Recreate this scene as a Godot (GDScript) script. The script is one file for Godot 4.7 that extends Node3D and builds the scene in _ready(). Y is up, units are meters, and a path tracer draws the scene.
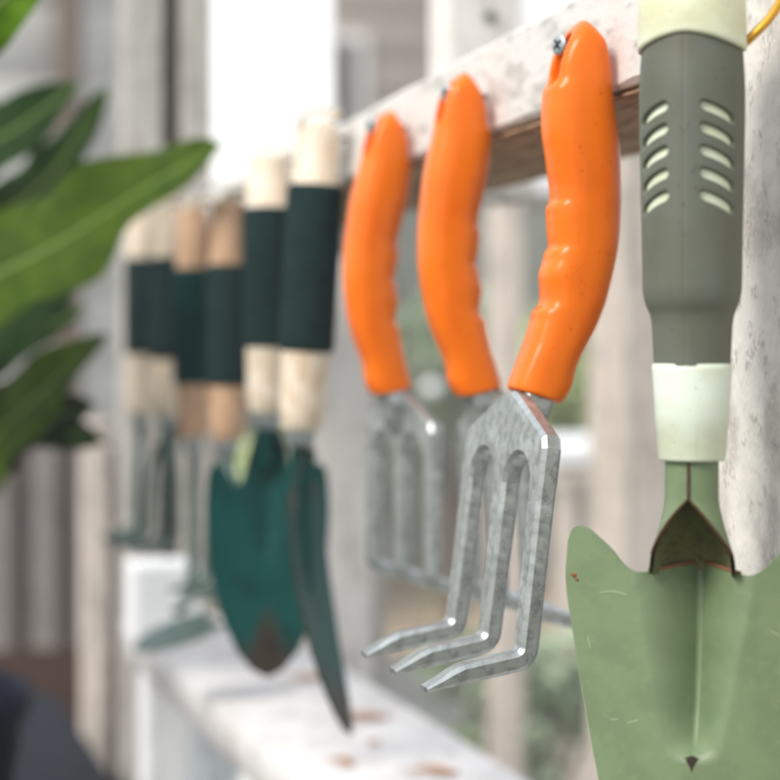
extends Node3D
# A row of garden hand tools hanging from a weathered white timber rail. Metres, y up.
# The front face of the rail is the plane z = 0; the open garden is at +z, the plot behind at -z.

var M := {}
var rng := RandomNumberGenerator.new()
var noise_a := FastNoiseLite.new()
var L := {}          # shared grey noise layers for the textures
const TS := 512

func _ready():
	rng.seed = 7
	noise_a.seed = 3
	noise_a.frequency = 1.0
	camera_and_light()
	textures()
	ground()
	frame()
	garden()
	green_trowel()
	forks()
	wooden_tools()
	leafy_plant()
	small_things()

# ------------------------------------------------------------------ camera, sky, sun, exposure
func camera_and_light():
	var cam := Camera3D.new()
	cam.name = "camera"
	add_child(cam)
	var at := CameraAttributesPhysical.new()
	at.frustum_focal_length = 61.54
	at.frustum_near = 0.05
	at.frustum_far = 400.0
	at.frustum_focus_distance = 0.588
	at.exposure_aperture = 61.54 / 9.2
	cam.attributes = at
	var a := deg_to_rad(15.5)
	cam.position = Vector3(0, 1.25, 0.25)
	cam.projection = Camera3D.PROJECTION_FRUSTUM
	cam.near = 0.05
	cam.far = 400.0
	cam.size = 0.05 * 780.0 / 2000.0
	cam.frustum_offset = Vector2(0, -0.05 * 35.0 / 2000.0)
	cam.look_at_from_position(cam.position, cam.position + Vector3(-cos(a), 0, -sin(a)))
	cam.current = true
	var we := WorldEnvironment.new()
	we.name = "world_environment"
	var e := Environment.new()
	e.background_mode = Environment.BG_SKY
	var sky := Sky.new()
	var sm := ProceduralSkyMaterial.new()
	sm.sky_top_color = Color(0.86, 0.89, 0.94)
	sm.sky_horizon_color = Color(0.96, 0.96, 0.955)
	sm.sky_curve = 0.2
	sm.ground_bottom_color = Color(0.45, 0.42, 0.38)
	sm.ground_horizon_color = Color(0.62, 0.6, 0.56)
	sm.sun_angle_max = 2.0
	sky.sky_material = sm
	e.sky = sky
	e.background_energy_multiplier = 0.9
	e.tonemap_mode = Environment.TONE_MAPPER_LINEAR
	e.tonemap_exposure = 1.95
	e.fog_enabled = true
	e.fog_mode = Environment.FOG_MODE_EXPONENTIAL
	e.fog_density = 0.018
	e.fog_light_color = Color(0.97, 0.97, 0.95)
	e.sdfgi_enabled = true
	e.ssao_enabled = true
	e.ssil_enabled = true
	we.environment = e
	add_child(we)
	var sun := DirectionalLight3D.new()
	sun.name = "sun"
	sun.light_energy = 0.62
	sun.light_color = Color(1.0, 0.98, 0.955)
	sun.light_angular_distance = 24.0
	sun.shadow_enabled = true
	add_child(sun)
	sun.look_at_from_position(Vector3(0.46, 0.85, 0.95), Vector3.ZERO)

# ------------------------------------------------------------------ naming
var taken := {}
func numbered(n: String) -> String:
	if not taken.has(n):
		taken[n] = 0
		return n
	taken[n] += 1
	return "%s_%03d" % [n, taken[n]]

func tag(o, label := "", category := "", group := "", kind := ""):
	if label: o.set_meta("label", label)
	if category: o.set_meta("category", category)
	if group: o.set_meta("group", group)
	if kind: o.set_meta("kind", kind)
	return o

func thing(called: String, label: String, category: String, where := Vector3.ZERO, group := "") -> Node3D:
	var o := Node3D.new()
	o.name = numbered(called)
	add_child(o, true)
	o.position = where
	return tag(o, label, category, group)

func part(called: String, mesh: Mesh, mat: Material, parent: Node = null, where := Vector3.ZERO) -> MeshInstance3D:
	var o := MeshInstance3D.new()
	o.mesh = mesh
	o.material_override = mat
	o.position = where
	if parent == null:
		o.name = numbered(called)
		add_child(o, true)
	else:
		var k := 0
		var n := called
		while parent.has_node(n):
			k += 1
			n = "%s_%03d" % [called, k]
		o.name = n
		parent.add_child(o, true)
	return o

# ------------------------------------------------------------------ mesh helpers
func new_st() -> SurfaceTool:
	var st := SurfaceTool.new()
	st.begin(Mesh.PRIMITIVE_TRIANGLES)
	return st

func tri(st: SurfaceTool, a: Vector3, b: Vector3, c: Vector3):
	st.add_vertex(a); st.add_vertex(b); st.add_vertex(c)

func quad(st: SurfaceTool, a: Vector3, b: Vector3, c: Vector3, d: Vector3):
	tri(st, a, b, c); tri(st, a, c, d)

# a loft through rings of equal counts. Rings run counter-clockwise seen from the far end (the direction of travel pointing at the viewer).
func loft_into(st: SurfaceTool, rings: Array, smooth: bool, cap_a := true, cap_b := true):
	st.set_smooth_group(0 if smooth else -1)
	for i in rings.size() - 1:
		var p: PackedVector3Array = rings[i]
		var q: PackedVector3Array = rings[i + 1]
		var n := p.size()
		for j in n:
			var k := (j + 1) % n
			quad(st, p[j], q[j], q[k], p[k])
	st.set_smooth_group(-1)
	if cap_a: fan(st, rings[0], true)
	if cap_b: fan(st, rings[-1], false)

func fan(st: SurfaceTool, r: PackedVector3Array, start: bool):
	var c := Vector3.ZERO
	for p in r: c += p
	c /= r.size()
	for j in r.size():
		var k := (j + 1) % r.size()
		if start: tri(st, c, r[j], r[k])
		else: tri(st, c, r[k], r[j])

func done(st: SurfaceTool) -> ArrayMesh:
	st.index()
	st.generate_normals()
	return st.commit()

func loft(rings: Array, smooth := true, cap_a := true, cap_b := true) -> ArrayMesh:
	var st := new_st()
	loft_into(st, rings, smooth, cap_a, cap_b)
	return done(st)

# lathe about the y axis; prof = [[y, r], ...] from the bottom up
func lathe(prof: Array, n := 40) -> ArrayMesh:
	var rings := []
	for p in prof:
		var r := PackedVector3Array()
		for j in n:
			var t := TAU * j / n
			r.append(Vector3(cos(t) * p[1], p[0], -sin(t) * p[1]))
		rings.append(r)
	return loft(rings)

# a bar along y with chamfered edges; size is full x, y, z; centred in x and z, from y = 0 up. wob roughens it.
func bar_into(st: SurfaceTool, s: Vector3, c: float, wob := 0.0, at := Vector3.ZERO, segs := 1, taper := 1.0):
	var rings := []
	var ys := [0.0, c]
	for i in range(1, segs): ys.append(lerpf(c, s.y - c, float(i) / segs))
	ys.append(s.y - c); ys.append(s.y)
	for y in ys:
		var inset: float = c if y == 0.0 or y == s.y else 0.0
		var k: float = lerpf(1.0, taper, y / s.y)
		var hx: float = s.x * 0.5 * k - inset
		var hz: float = s.z * 0.5 * k - inset
		var w := [Vector2(hx, hz - c), Vector2(hx - c, hz), Vector2(-hx + c, hz), Vector2(-hx, hz - c), Vector2(-hx, -hz + c), Vector2(-hx + c, -hz), Vector2(hx - c, -hz), Vector2(hx, -hz + c)]
		var r := PackedVector3Array()
		for j in range(7, -1, -1):
			var p: Vector2 = w[j]
			var v := Vector3(p.x, y, p.y) + at
			if wob > 0.0:
				v.x += wob * noise_a.get_noise_3d(v.x * 31.0, y * 9.0, v.z * 31.0 + 7.0)
				v.z += wob * noise_a.get_noise_3d(v.x * 31.0 + 40.0, y * 9.0, v.z * 31.0)
			r.append(v)
		rings.append(r)
	loft_into(st, rings, false)

func bar(s: Vector3, c := 0.002, wob := 0.0, segs := 1, taper := 1.0) -> ArrayMesh:
	var st := new_st()
	bar_into(st, s, c, wob, Vector3.ZERO, segs, taper)
	return done(st)

# the same bar lying along x (from x = 0)
func plank(s: Vector3, c := 0.002, wob := 0.0, segs := 1) -> ArrayMesh:
	var st := new_st()
	bar_into(st, Vector3(s.y, s.x, s.z), c, wob, Vector3.ZERO, segs)
	var st2 := new_st()
	st2.append_from(st.commit(), 0, Transform3D(Basis(Vector3(0, -1, 0), Vector3(1, 0, 0), Vector3(0, 0, 1)), Vector3.ZERO))
	return done(st2)

# tube through points with radii
func tube_rings(pts: Array, radii: Array, n := 12) -> Array:
	var rings := []
	var side := Vector3.ZERO
	for i in pts.size():
		var t: Vector3 = (pts[mini(i + 1, pts.size() - 1)] - pts[maxi(i - 1, 0)]).normalized()
		if side == Vector3.ZERO:
			side = t.cross(Vector3(0.31, 0.2, 0.93)).normalized()
		side = (side - t * side.dot(t)).normalized()
		var up := t.cross(side)
		var r := PackedVector3Array()
		for j in n:
			var a := TAU * j / n
			r.append(pts[i] + (side * cos(a) + up * sin(a)) * radii[i])
		rings.append(r)
	return rings

func tube(pts: Array, radius, n := 12) -> ArrayMesh:
	var rr := []
	for i in pts.size(): rr.append(radius[i] if radius is Array else radius)
	return loft(tube_rings(pts, rr, n))

func spline(pts: Array, per := 6) -> Array:
	var c := Curve3D.new()
	for i in pts.size():
		var tan: Vector3 = (pts[mini(i + 1, pts.size() - 1)] - pts[maxi(i - 1, 0)]) / 6.0
		c.add_point(pts[i], -tan, tan)
	var out := []
	for i in pts.size() - 1:
		for k in per: out.append(c.sample(i, float(k) / per))
	out.append(pts[-1])
	return out

# interpolation in a table [[key, value...], ...] with ascending keys
func table(t: Array, x: float, col := 1) -> float:
	if x <= t[0][0]: return t[0][col]
	for i in t.size() - 1:
		if x <= t[i + 1][0]:
			var f: float = (x - t[i][0]) / (t[i + 1][0] - t[i][0])
			var a: float = t[maxi(i - 1, 0)][col]; var b: float = t[i][col]; var c: float = t[i + 1][col]; var d: float = t[mini(i + 2, t.size() - 1)][col]
			return cubic_interpolate(b, c, a, d, f)
	return t[-1][col]

# an indexed surface from a grid of points with smooth normals; pts[i][j]
func sheet(pts: Array, thick := 0.0, fade = null) -> ArrayMesh:
	var ni: int = pts.size()
	var nj: int = pts[0].size()
	var nrm := []
	for i in ni:
		var row := PackedVector3Array()
		for j in nj:
			var du: Vector3 = pts[mini(i + 1, ni - 1)][j] - pts[maxi(i - 1, 0)][j]
			var dv: Vector3 = pts[i][mini(j + 1, nj - 1)] - pts[i][maxi(j - 1, 0)]
			var nn := du.cross(dv)
			row.append(nn.normalized() if nn.length() > 1e-12 else Vector3.BACK)
		nrm.append(row)
	var st := new_st()
	st.set_smooth_group(0)
	for i in ni - 1:
		for j in nj - 1:
			if fade != null:
				for q in [[0, 0], [0, 1], [1, 1], [0, 0], [1, 1], [1, 0]]:
					st.set_color(fade.call(pts[i + q[0]][j + q[1]]))
					st.add_vertex(pts[i + q[0]][j + q[1]])
			else:
				quad(st, pts[i][j], pts[i][j + 1], pts[i + 1][j + 1], pts[i + 1][j])
	if thick > 0.0:
		st.set_smooth_group(1)
		var back := []
		for i in ni:
			var row := PackedVector3Array()
			for j in nj: row.append(pts[i][j] - nrm[i][j] * thick)
			back.append(row)
		for i in ni - 1:
			for j in nj - 1:
				if fade != null:
					for q in [[0, 0], [1, 0], [1, 1], [0, 0], [1, 1], [0, 1]]:
						st.set_color(fade.call(pts[i + q[0]][j + q[1]]))
						st.add_vertex(back[i + q[0]][j + q[1]])
				else:
					quad(st, back[i][j], back[i + 1][j], back[i + 1][j + 1], back[i][j + 1])
		st.set_smooth_group(2)
		for i in ni - 1:
			quad(st, pts[i][0], pts[i + 1][0], back[i + 1][0], back[i][0])
			quad(st, pts[i][nj - 1], back[i][nj - 1], back[i + 1][nj - 1], pts[i + 1][nj - 1])
		for j in nj - 1:
			quad(st, pts[0][j], back[0][j], back[0][j + 1], pts[0][j + 1])
			quad(st, pts[ni - 1][j], pts[ni - 1][j + 1], back[ni - 1][j + 1], back[ni - 1][j])
	return done(st)

# surface nets over a box of cells: f(p) < 0 inside
func nets(lo: Vector3, hi: Vector3, h: float, f: Callable) -> ArrayMesh:
	var nx := int(ceil((hi.x - lo.x) / h)) + 1
	var ny := int(ceil((hi.y - lo.y) / h)) + 1
	var nz := int(ceil((hi.z - lo.z) / h)) + 1
	var v := PackedFloat32Array()
	v.resize(nx * ny * nz)
	for y in ny:
		for z in nz:
			for x in nx:
				v[(y * nz + z) * nx + x] = f.call(lo + Vector3(x, y, z) * h)
	var idx := {}
	var verts := PackedVector3Array()
	var norms := PackedVector3Array()
	var offs := [0, 1, nx, nx + 1, nx * nz, nx * nz + 1, nx * nz + nx, nx * nz + nx + 1]
	var edges := [[0, 1], [2, 3], [4, 5], [6, 7], [0, 2], [1, 3], [4, 6], [5, 7], [0, 4], [1, 5], [2, 6], [3, 7]]
	for y in ny - 1:
		for z in nz - 1:
			for x in nx - 1:
				var b := (y * nz + z) * nx + x
				var inside := 0
				for o in offs:
					if v[b + o] < 0.0: inside += 1
				if inside == 0 or inside == 8: continue
				var s := Vector3.ZERO
				var n := 0
				for e in edges:
					var p := v[b + offs[e[0]]]
					var q := v[b + offs[e[1]]]
					if (p < 0.0) != (q < 0.0):
						var t := p / (p - q)
						var c0 := Vector3(e[0] & 1, (e[0] >> 2) & 1, (e[0] >> 1) & 1)
						var c1 := Vector3(e[1] & 1, (e[1] >> 2) & 1, (e[1] >> 1) & 1)
						s += c0.lerp(c1, t)
						n += 1
				var pos := lo + (Vector3(x, y, z) + s / n) * h
				idx[b] = verts.size()
				verts.append(pos)
				var d := h * 0.8
				norms.append(Vector3(f.call(pos + Vector3(d, 0, 0)) - f.call(pos - Vector3(d, 0, 0)), f.call(pos + Vector3(0, d, 0)) - f.call(pos - Vector3(0, d, 0)), f.call(pos + Vector3(0, 0, d)) - f.call(pos - Vector3(0, 0, d))).normalized())
	var tris := PackedInt32Array()
	var ax := [1, nx * nz, nx]      # x, y, z strides
	for b in idx:
		for k in 3:
			var s0: int = ax[k]; var s1: int = ax[(k + 1) % 3]; var s2: int = ax[(k + 2) % 3]
			var p := v[b]
			var q := v[b + s0]
			if (p < 0.0) == (q < 0.0): continue
			if not (idx.has(b - s1) and idx.has(b - s2) and idx.has(b - s1 - s2)): continue
			var i0: int = idx[b]; var i1: int = idx[b - s1]; var i2: int = idx[b - s1 - s2]; var i3: int = idx[b - s2]
			if p < 0.0: tris.append_array([i0, i2, i1, i0, i3, i2])
			else: tris.append_array([i0, i1, i2, i0, i2, i3])
	var arr := []
	arr.resize(Mesh.ARRAY_MAX)
	arr[Mesh.ARRAY_VERTEX] = verts
	arr[Mesh.ARRAY_NORMAL] = norms
	arr[Mesh.ARRAY_INDEX] = tris
	var m := ArrayMesh.new()
	m.add_surface_from_arrays(Mesh.PRIMITIVE_TRIANGLES, arr)
	return m

# ------------------------------------------------------------------ textures and materials
func layer(key: String, kind: int, freq: float, oct: int, sd: int, fract := FastNoiseLite.FRACTAL_FBM):
	var n := FastNoiseLite.new()
	n.seed = sd
	n.noise_type = kind
	n.frequency = freq
	n.fractal_type = fract
	n.fractal_octaves = oct
	if kind == FastNoiseLite.TYPE_CELLULAR:
		n.cellular_return_type = FastNoiseLite.RETURN_DISTANCE
	var im := n.get_seamless_image(TS, TS)
	im.convert(Image.FORMAT_L8)
	L[key] = im.get_data()

func ss(a: float, b: float, x: float) -> float:
	return smoothstep(a, b, x)

# f(index) -> Color (sRGB); returns a texture
func paint(f: Callable) -> ImageTexture:
	var d := PackedByteArray()
	d.resize(TS * TS * 3)
	for i in TS * TS:
		var c: Color = f.call(i)
		d[i * 3] = clampi(int(c.r * 255.0), 0, 255)
		d[i * 3 + 1] = clampi(int(c.g * 255.0), 0, 255)
		d[i * 3 + 2] = clampi(int(c.b * 255.0), 0, 255)
	return ImageTexture.create_from_image(Image.create_from_data(TS, TS, false, Image.FORMAT_RGB8, d))

func normals(key: String, strength: float) -> ImageTexture:
	var im := Image.create_from_data(TS, TS, false, Image.FORMAT_L8, L[key])
	im.convert(Image.FORMAT_RGBA8)
	im.bump_map_to_normal_map(strength)
	return ImageTexture.create_from_image(im)

func mat(col: Color, rough: float, metal := 0.0, tex: Texture2D = null, scale := Vector3.ONE, nrm: Texture2D = null, ns := 1.0, world := true) -> StandardMaterial3D:
	var m := StandardMaterial3D.new()
	m.albedo_color = col
	m.roughness = rough
	m.metallic = metal
	if tex:
		m.albedo_texture = tex
	if nrm:
		m.normal_enabled = true
		m.normal_texture = nrm
		m.normal_scale = ns
	if tex or nrm:
		m.uv1_triplanar = true
		m.uv1_world_triplanar = world
		m.uv1_scale = scale
	return m

func textures():
	layer("low", FastNoiseLite.TYPE_SIMPLEX_SMOOTH, 0.008, 4, 11)
	layer("mid", FastNoiseLite.TYPE_SIMPLEX_SMOOTH, 0.03, 4, 12)
	layer("fine", FastNoiseLite.TYPE_SIMPLEX_SMOOTH, 0.13, 3, 13)
	layer("cell", FastNoiseLite.TYPE_CELLULAR, 0.05, 2, 14)
	layer("ridge", FastNoiseLite.TYPE_SIMPLEX_SMOOTH, 0.02, 4, 15, FastNoiseLite.FRACTAL_RIDGED)
	var low: PackedByteArray = L.low
	var mid: PackedByteArray = L.mid
	var fine: PackedByteArray = L.fine
	var ridge: PackedByteArray = L.ridge
	var cell: PackedByteArray = L.cell
	# old white paint: chalky, grey where it is thin, small dark chips
	var old_paint := paint(func(i):
		var a := low[i] / 255.0; var b := mid[i] / 255.0; var c := fine[i] / 255.0; var r := ridge[i] / 255.0
		var col := Color(0.87, 0.855, 0.84).lerp(Color(0.72, 0.70, 0.68), ss(0.45, 0.85, a * 0.6 + b * 0.4))
		col = col.lerp(Color(0.90, 0.885, 0.865), ss(0.55, 0.8, c) * 0.6)
		col = col.lerp(Color(0.58, 0.53, 0.48), ss(0.66, 0.82, b) * ss(0.45, 0.65, c) * 0.45)
		col = col.lerp(Color(0.48, 0.44, 0.40), ss(0.985, 1.0, r) * ss(0.6, 0.75, a) * 0.3)
		return col)
	# bare plaster-like paint of the near post: more grey scuffs
	var scuffed := paint(func(i):
		var a := low[i] / 255.0; var b := mid[i] / 255.0; var c := fine[i] / 255.0; var r := ridge[i] / 255.0
		var col := Color(0.86, 0.84, 0.815).lerp(Color(0.74, 0.715, 0.69), ss(0.4, 0.75, a))
		col = col.lerp(Color(0.55, 0.525, 0.50), ss(0.60, 0.78, b) * ss(0.35, 0.65, c) * 0.5)
		col = col.lerp(Color(0.33, 0.30, 0.28), ss(0.985, 1.0, r) * ss(0.55, 0.7, b) * 0.7)
		col = col.lerp(Color(0.88, 0.87, 0.85), ss(0.62, 0.8, c) * 0.5)
		return col)
	var raw_wood := paint(func(i):
		var a := low[i] / 255.0; var b := mid[i] / 255.0; var c := fine[i] / 255.0
		var col := Color(0.52, 0.42, 0.34).lerp(Color(0.36, 0.28, 0.22), ss(0.4, 0.65, b))
		col = col.lerp(Color(0.64, 0.55, 0.46), ss(0.55, 0.75, a) * 0.7)
		return col.lerp(Color(0.28, 0.21, 0.17), ss(0.62, 0.75, c) * 0.5))
	var raw_light := paint(func(i):
		var a := low[i] / 255.0; var b := mid[i] / 255.0; var c := fine[i] / 255.0
		var col := Color(0.70, 0.59, 0.49).lerp(Color(0.52, 0.42, 0.34), ss(0.4, 0.65, b))
		col = col.lerp(Color(0.78, 0.69, 0.59), ss(0.55, 0.75, a) * 0.7)
		return col.lerp(Color(0.40, 0.31, 0.25), ss(0.62, 0.75, c) * 0.5))
	var grain := paint(func(i):
		var a := low[i] / 255.0; var b := mid[i] / 255.0; var c := fine[i] / 255.0
		var col := Color(1, 1, 1).lerp(Color(0.86, 0.80, 0.72), ss(0.45, 0.7, b))
		return col.lerp(Color(0.80, 0.71, 0.60), ss(0.55, 0.8, c * 0.5 + a * 0.5) * 0.8))
	var mottle := paint(func(i):
		var a := low[i] / 255.0; var b := mid[i] / 255.0; var c := fine[i] / 255.0
		var g := 0.93 - 0.22 * ss(0.45, 0.8, a * 0.5 + b * 0.5) + 0.07 * ss(0.5, 0.75, c)
		return Color(g, g, g))
	var grime := paint(func(i):
		var a := low[i] / 255.0; var b := mid[i] / 255.0; var c := fine[i] / 255.0
		var col := Color(1, 1, 1).lerp(Color(0.93, 0.91, 0.85), ss(0.4, 0.75, a))
		return col.lerp(Color(0.70, 0.62, 0.50), ss(0.74, 0.86, c) * ss(0.55, 0.7, b) * 0.7))
	var scuff := paint(func(i):
		var a := low[i] / 255.0; var b := mid[i] / 255.0; var c := fine[i] / 255.0
		var col := Color(1, 1, 1).lerp(Color(0.97, 0.93, 0.90), ss(0.4, 0.75, a))
		return col.lerp(Color(0.66, 0.52, 0.46), ss(0.70, 0.86, c) * ss(0.58, 0.72, b) * 0.6))
	var galv := paint(func(i):
		var a := low[i] / 255.0; var b := mid[i] / 255.0; var c := fine[i] / 255.0; var k := cell[i] / 255.0; var r := ridge[i] / 255.0
		var g := 0.74 - 0.10 * ss(0.4, 0.7, b) + 0.08 * ss(0.55, 0.75, a) - 0.03 * ss(0.3, 0.7, k)
		g += 0.15 * ss(0.70, 0.80, c) * ss(0.46, 0.62, b)
		var col := Color(g * 0.985, g, g * 0.99)
		return col.lerp(Color(0.20, 0.19, 0.17), ss(0.80, 0.88, b) * ss(0.45, 0.6, c) * 0.5))
	var sage := paint(func(i):
		var a := low[i] / 255.0; var b := mid[i] / 255.0; var c := fine[i] / 255.0; var r := ridge[i] / 255.0
		var col := Color(0.44, 0.51, 0.375).lerp(Color(0.41, 0.48, 0.35), ss(0.4, 0.7, a))
		col = col.lerp(Color(0.49, 0.55, 0.40), ss(0.6, 0.8, b) * 0.4)
		col = col.lerp(Color(0.66, 0.70, 0.58), ss(0.975, 1.0, r) * ss(0.5, 0.65, a) * 0.5)
		return col.lerp(Color(0.34, 0.31, 0.2), ss(0.74, 0.85, c) * ss(0.6, 0.8, b) * 0.5))
	var earth := paint(func(i):
		var a := low[i] / 255.0; var b := mid[i] / 255.0; var c := fine[i] / 255.0
		return Color(1, 1, 1).lerp(Color(0.6, 0.56, 0.5), ss(0.35, 0.7, b)).lerp(Color(0.45, 0.42, 0.38), ss(0.5, 0.8, c) * 0.6) * (0.85 + 0.3 * (a - 0.5)))
	var leafy := paint(func(i):
		var a := low[i] / 255.0; var b := mid[i] / 255.0; var c := fine[i] / 255.0
		return Color(0.95, 0.97, 0.9).lerp(Color(0.7, 0.78, 0.62), ss(0.35, 0.7, a)).lerp(Color(1.0, 0.98, 0.72), ss(0.6, 0.8, b) * 0.6) * (0.92 + 0.16 * (c - 0.5)))
	var n_fine := normals("fine", 2.0)
	var n_mid := normals("mid", 3.0)
	var n_ridge := normals("ridge", 3.0)
	M.rail_paint = mat(Color(0.975, 0.98, 0.975), 0.75, 0, old_paint, Vector3(4, 10, 10), n_mid, 0.4)
	M.near_post = mat(Color(0.985, 0.985, 0.975), 0.85, 0, scuffed, Vector3(6, 4.5, 6), n_mid, 0.5)
	M.post_paint = mat(Color(1.0, 0.99, 0.98), 0.8, 0, old_paint, Vector3(10, 2.5, 10), n_mid, 0.5)
	M.grey_paint = mat(Color(0.80, 0.795, 0.775), 0.8, 0, old_paint, Vector3(10, 2.5, 10), n_mid, 0.5)
	M.white_paint = mat(Color(0.975, 0.975, 0.97), 0.6, 0, null, Vector3(3, 2, 3), n_mid, 0.3)
	M.sill_paint = mat(Color(0.95, 0.95, 0.955), 0.65, 0, old_paint, Vector3(3, 5, 5), n_mid, 0.3)
	M.panel_grey = mat(Color(0.78, 0.81, 0.83), 0.5, 0, mottle, Vector3(5, 3, 5))
	M.raw = mat(Color(1.0, 0.97, 0.93), 0.9, 0, raw_light, Vector3(3, 22, 22), n_mid, 1.0)
	M.brown = mat(Color(0.44, 0.35, 0.29), 0.9, 0, raw_wood, Vector3(8, 3, 8))
	M.brown_lying = mat(Color(0.40, 0.32, 0.26), 0.9, 0, raw_wood, Vector3(8, 8, 3))
	M.beige = mat(Color(0.89, 0.835, 0.78), 0.8, 0, mottle, Vector3(8, 2, 8))
	M.picket = mat(Color(0.55, 0.515, 0.49), 0.85, 0, mottle, Vector3(6, 2, 6))
	M.orange = mat(Color(0.95, 0.46, 0.075), 0.26, 0, scuff, Vector3(8, 5, 8), n_fine, 0.03, false)
	M.orange.metallic_specular = 0.38
	M.galv = mat(Color(0.93, 0.945, 0.945), 0.32, 0.62, galv, Vector3(13, 13, 13), n_fine, 0.12, false)
	M.screw = mat(Color(0.70, 0.73, 0.74), 0.4, 0.8)
	M.old_iron = mat(Color(0.42, 0.40, 0.38), 0.6, 0.5)
	M.dark_metal = mat(Color(0.06, 0.07, 0.07), 0.6, 0.4)
	M.rubber = mat(Color(0.375, 0.39, 0.345), 0.58, 0, grime, Vector3(7, 4, 7), n_fine, 0.05, false)
	M.pale = mat(Color(0.88, 0.90, 0.80), 0.45, 0, grime, Vector3(9, 9, 9), n_mid, 0.04, false)
	M.pale.subsurf_scatter_enabled = true
	M.pale.subsurf_scatter_strength = 0.08
	M.mint = mat(Color(0.855, 0.895, 0.835), 0.42, 0, grime, Vector3(9, 9, 9), n_mid, 0.04, false)
	M.sage = mat(Color(1, 1, 1), 0.46, 0.0, sage, Vector3(13, 13, 13), n_fine, 0.10, false)
	M.socket_inside_shade = mat(Color(0.46, 0.46, 0.30), 0.8, 0, mottle, Vector3(30, 30, 30), n_fine, 0.4, false)  # unpainted olive, darkened to carry the shade inside the socket
	M.bare_paint = mat(Color(0.66, 0.70, 0.58), 0.7)
	M.rust_orange = mat(Color(0.52, 0.30, 0.18), 0.9)
	M.rust_pale = mat(Color(0.58, 0.40, 0.28), 0.9, 0.1, mottle, Vector3(60, 60, 60), n_fine, 1.0, false)
	M.rust = mat(Color(0.36, 0.24, 0.16), 0.9, 0.1, mottle, Vector3(60, 60, 60), n_fine, 1.0, false)
	M.brass = mat(Color(0.83, 0.63, 0.25), 0.28, 1.0)
	M.cream_wood = mat(Color(0.91, 0.86, 0.79), 0.6, 0, grain, Vector3(30, 4, 30), null, 1.0, false)
	M.tan_wood = mat(Color(0.79, 0.655, 0.54), 0.6, 0, grain, Vector3(30, 4, 30), null, 1.0, false)
	M.foam = mat(Color(0.135, 0.215, 0.215), 0.9, 0, mottle, Vector3(20, 20, 20), n_fine, 0.3, false)
	M.foam_teal = mat(Color(0.03, 0.225, 0.225), 0.85, 0, mottle, Vector3(20, 20, 20), n_fine, 0.3, false)
	M.teal = mat(Color(0.03, 0.245, 0.23), 0.42, 0.0, mottle, Vector3(9, 9, 9), n_fine, 0.12, false)
	M.teal.metallic_specular = 0.25
	M.teal_worn = M.teal.duplicate()
	M.teal_worn.albedo_color = Color.WHITE
	M.teal_worn.vertex_color_use_as_albedo = true
	M.spot_brown = mat(Color(0.20, 0.15, 0.12), 0.9, 0.0, mottle, Vector3(40, 40, 40), null, 1.0, false)
	M.grey_green = mat(Color(0.34, 0.42, 0.39), 0.42, 0.3, mottle, Vector3(14, 14, 14), null, 1.0, false)
	M.navy = mat(Color(0.05, 0.08, 0.17), 0.5, 0, mottle, Vector3(6, 6, 6))
	M.slate = mat(Color(0.155, 0.17, 0.20), 0.7, 0, mottle, Vector3(6, 6, 6))
	M.terracotta = mat(Color(0.66, 0.42, 0.30), 0.85, 0, mottle, Vector3(9, 9, 9))
	M.shed = mat(Color(0.64, 0.58, 0.53), 0.9, 0, mottle, Vector3(3, 3, 3))
	M.render_wall = mat(Color(0.60, 0.61, 0.55), 0.95, 0, mottle, Vector3(0.8, 0.8, 0.8))
	M.picket_pale = mat(Color(0.83, 0.82, 0.79), 0.85, 0, mottle, Vector3(4, 4, 4))
	M.roof = mat(Color(0.42, 0.40, 0.40), 0.9, 0, mottle, Vector3(2, 2, 2))
	M.gravel = mat(Color(0.60, 0.61, 0.61), 0.95, 0, earth, Vector3(1.3, 1.3, 1.3), n_fine, 1.0)
	M.soil = mat(Color(0.97, 0.86, 0.72), 0.95, 0, earth, Vector3(0.7, 0.7, 0.7), n_fine, 1.0)
	M.lawn = mat(Color(0.42, 0.46, 0.30), 0.95, 0, earth, Vector3(0.9, 0.9, 0.9), n_fine, 1.0)
	M.leaf = mat(Color(0.30, 0.385, 0.045), 0.6, 0, leafy, Vector3(12, 12, 12), null, 1.0, false)
	M.leaf.backlight_enabled = true
	M.leaf.backlight = Color(0.36, 0.44, 0.06)
	M.leaf_dark = mat(Color(0.13, 0.245, 0.07), 0.6, 0, leafy, Vector3(12, 12, 12), null, 1.0, false)
	M.leaf_dark.backlight_enabled = true
	M.leaf_dark.backlight = Color(0.16, 0.24, 0.05)
	M.leaf_bright = mat(Color(0.40, 0.55, 0.12), 0.5, 0, leafy, Vector3(12, 12, 12), null, 1.0, false)
	M.leaf_bright.backlight_enabled = true
	M.leaf_bright.backlight = Color(0.32, 0.40, 0.06)
	for k in ["leaf", "leaf_dark", "leaf_bright"]: M[k].metallic_specular = 0.2
	M.foam.metallic_specular = 0.2
	for k in ["slate", "navy", "brown", "brown_lying"]: M[k].metallic_specular = 0.15
	M.foam_teal.metallic_specular = 0.2
	M.rib = mat(Color(0.42, 0.52, 0.20), 0.5)
	M.bush = mat(Color(0.56, 0.64, 0.45), 0.6)
	M.bush_dark = mat(Color(0.60, 0.66, 0.54), 0.6)
	M.bush_pale = mat(Color(0.82, 0.86, 0.64), 0.6)
	M.bark = mat(Color(0.42, 0.33, 0.26), 0.95, 0, mottle, Vector3(6, 6, 6))
	M.dry = mat(Color(0.72, 0.50, 0.31), 0.8, 0, mottle, Vector3(40, 40, 40))
	M.cord = mat(Color(0.86, 0.80, 0.68), 0.9)

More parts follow.
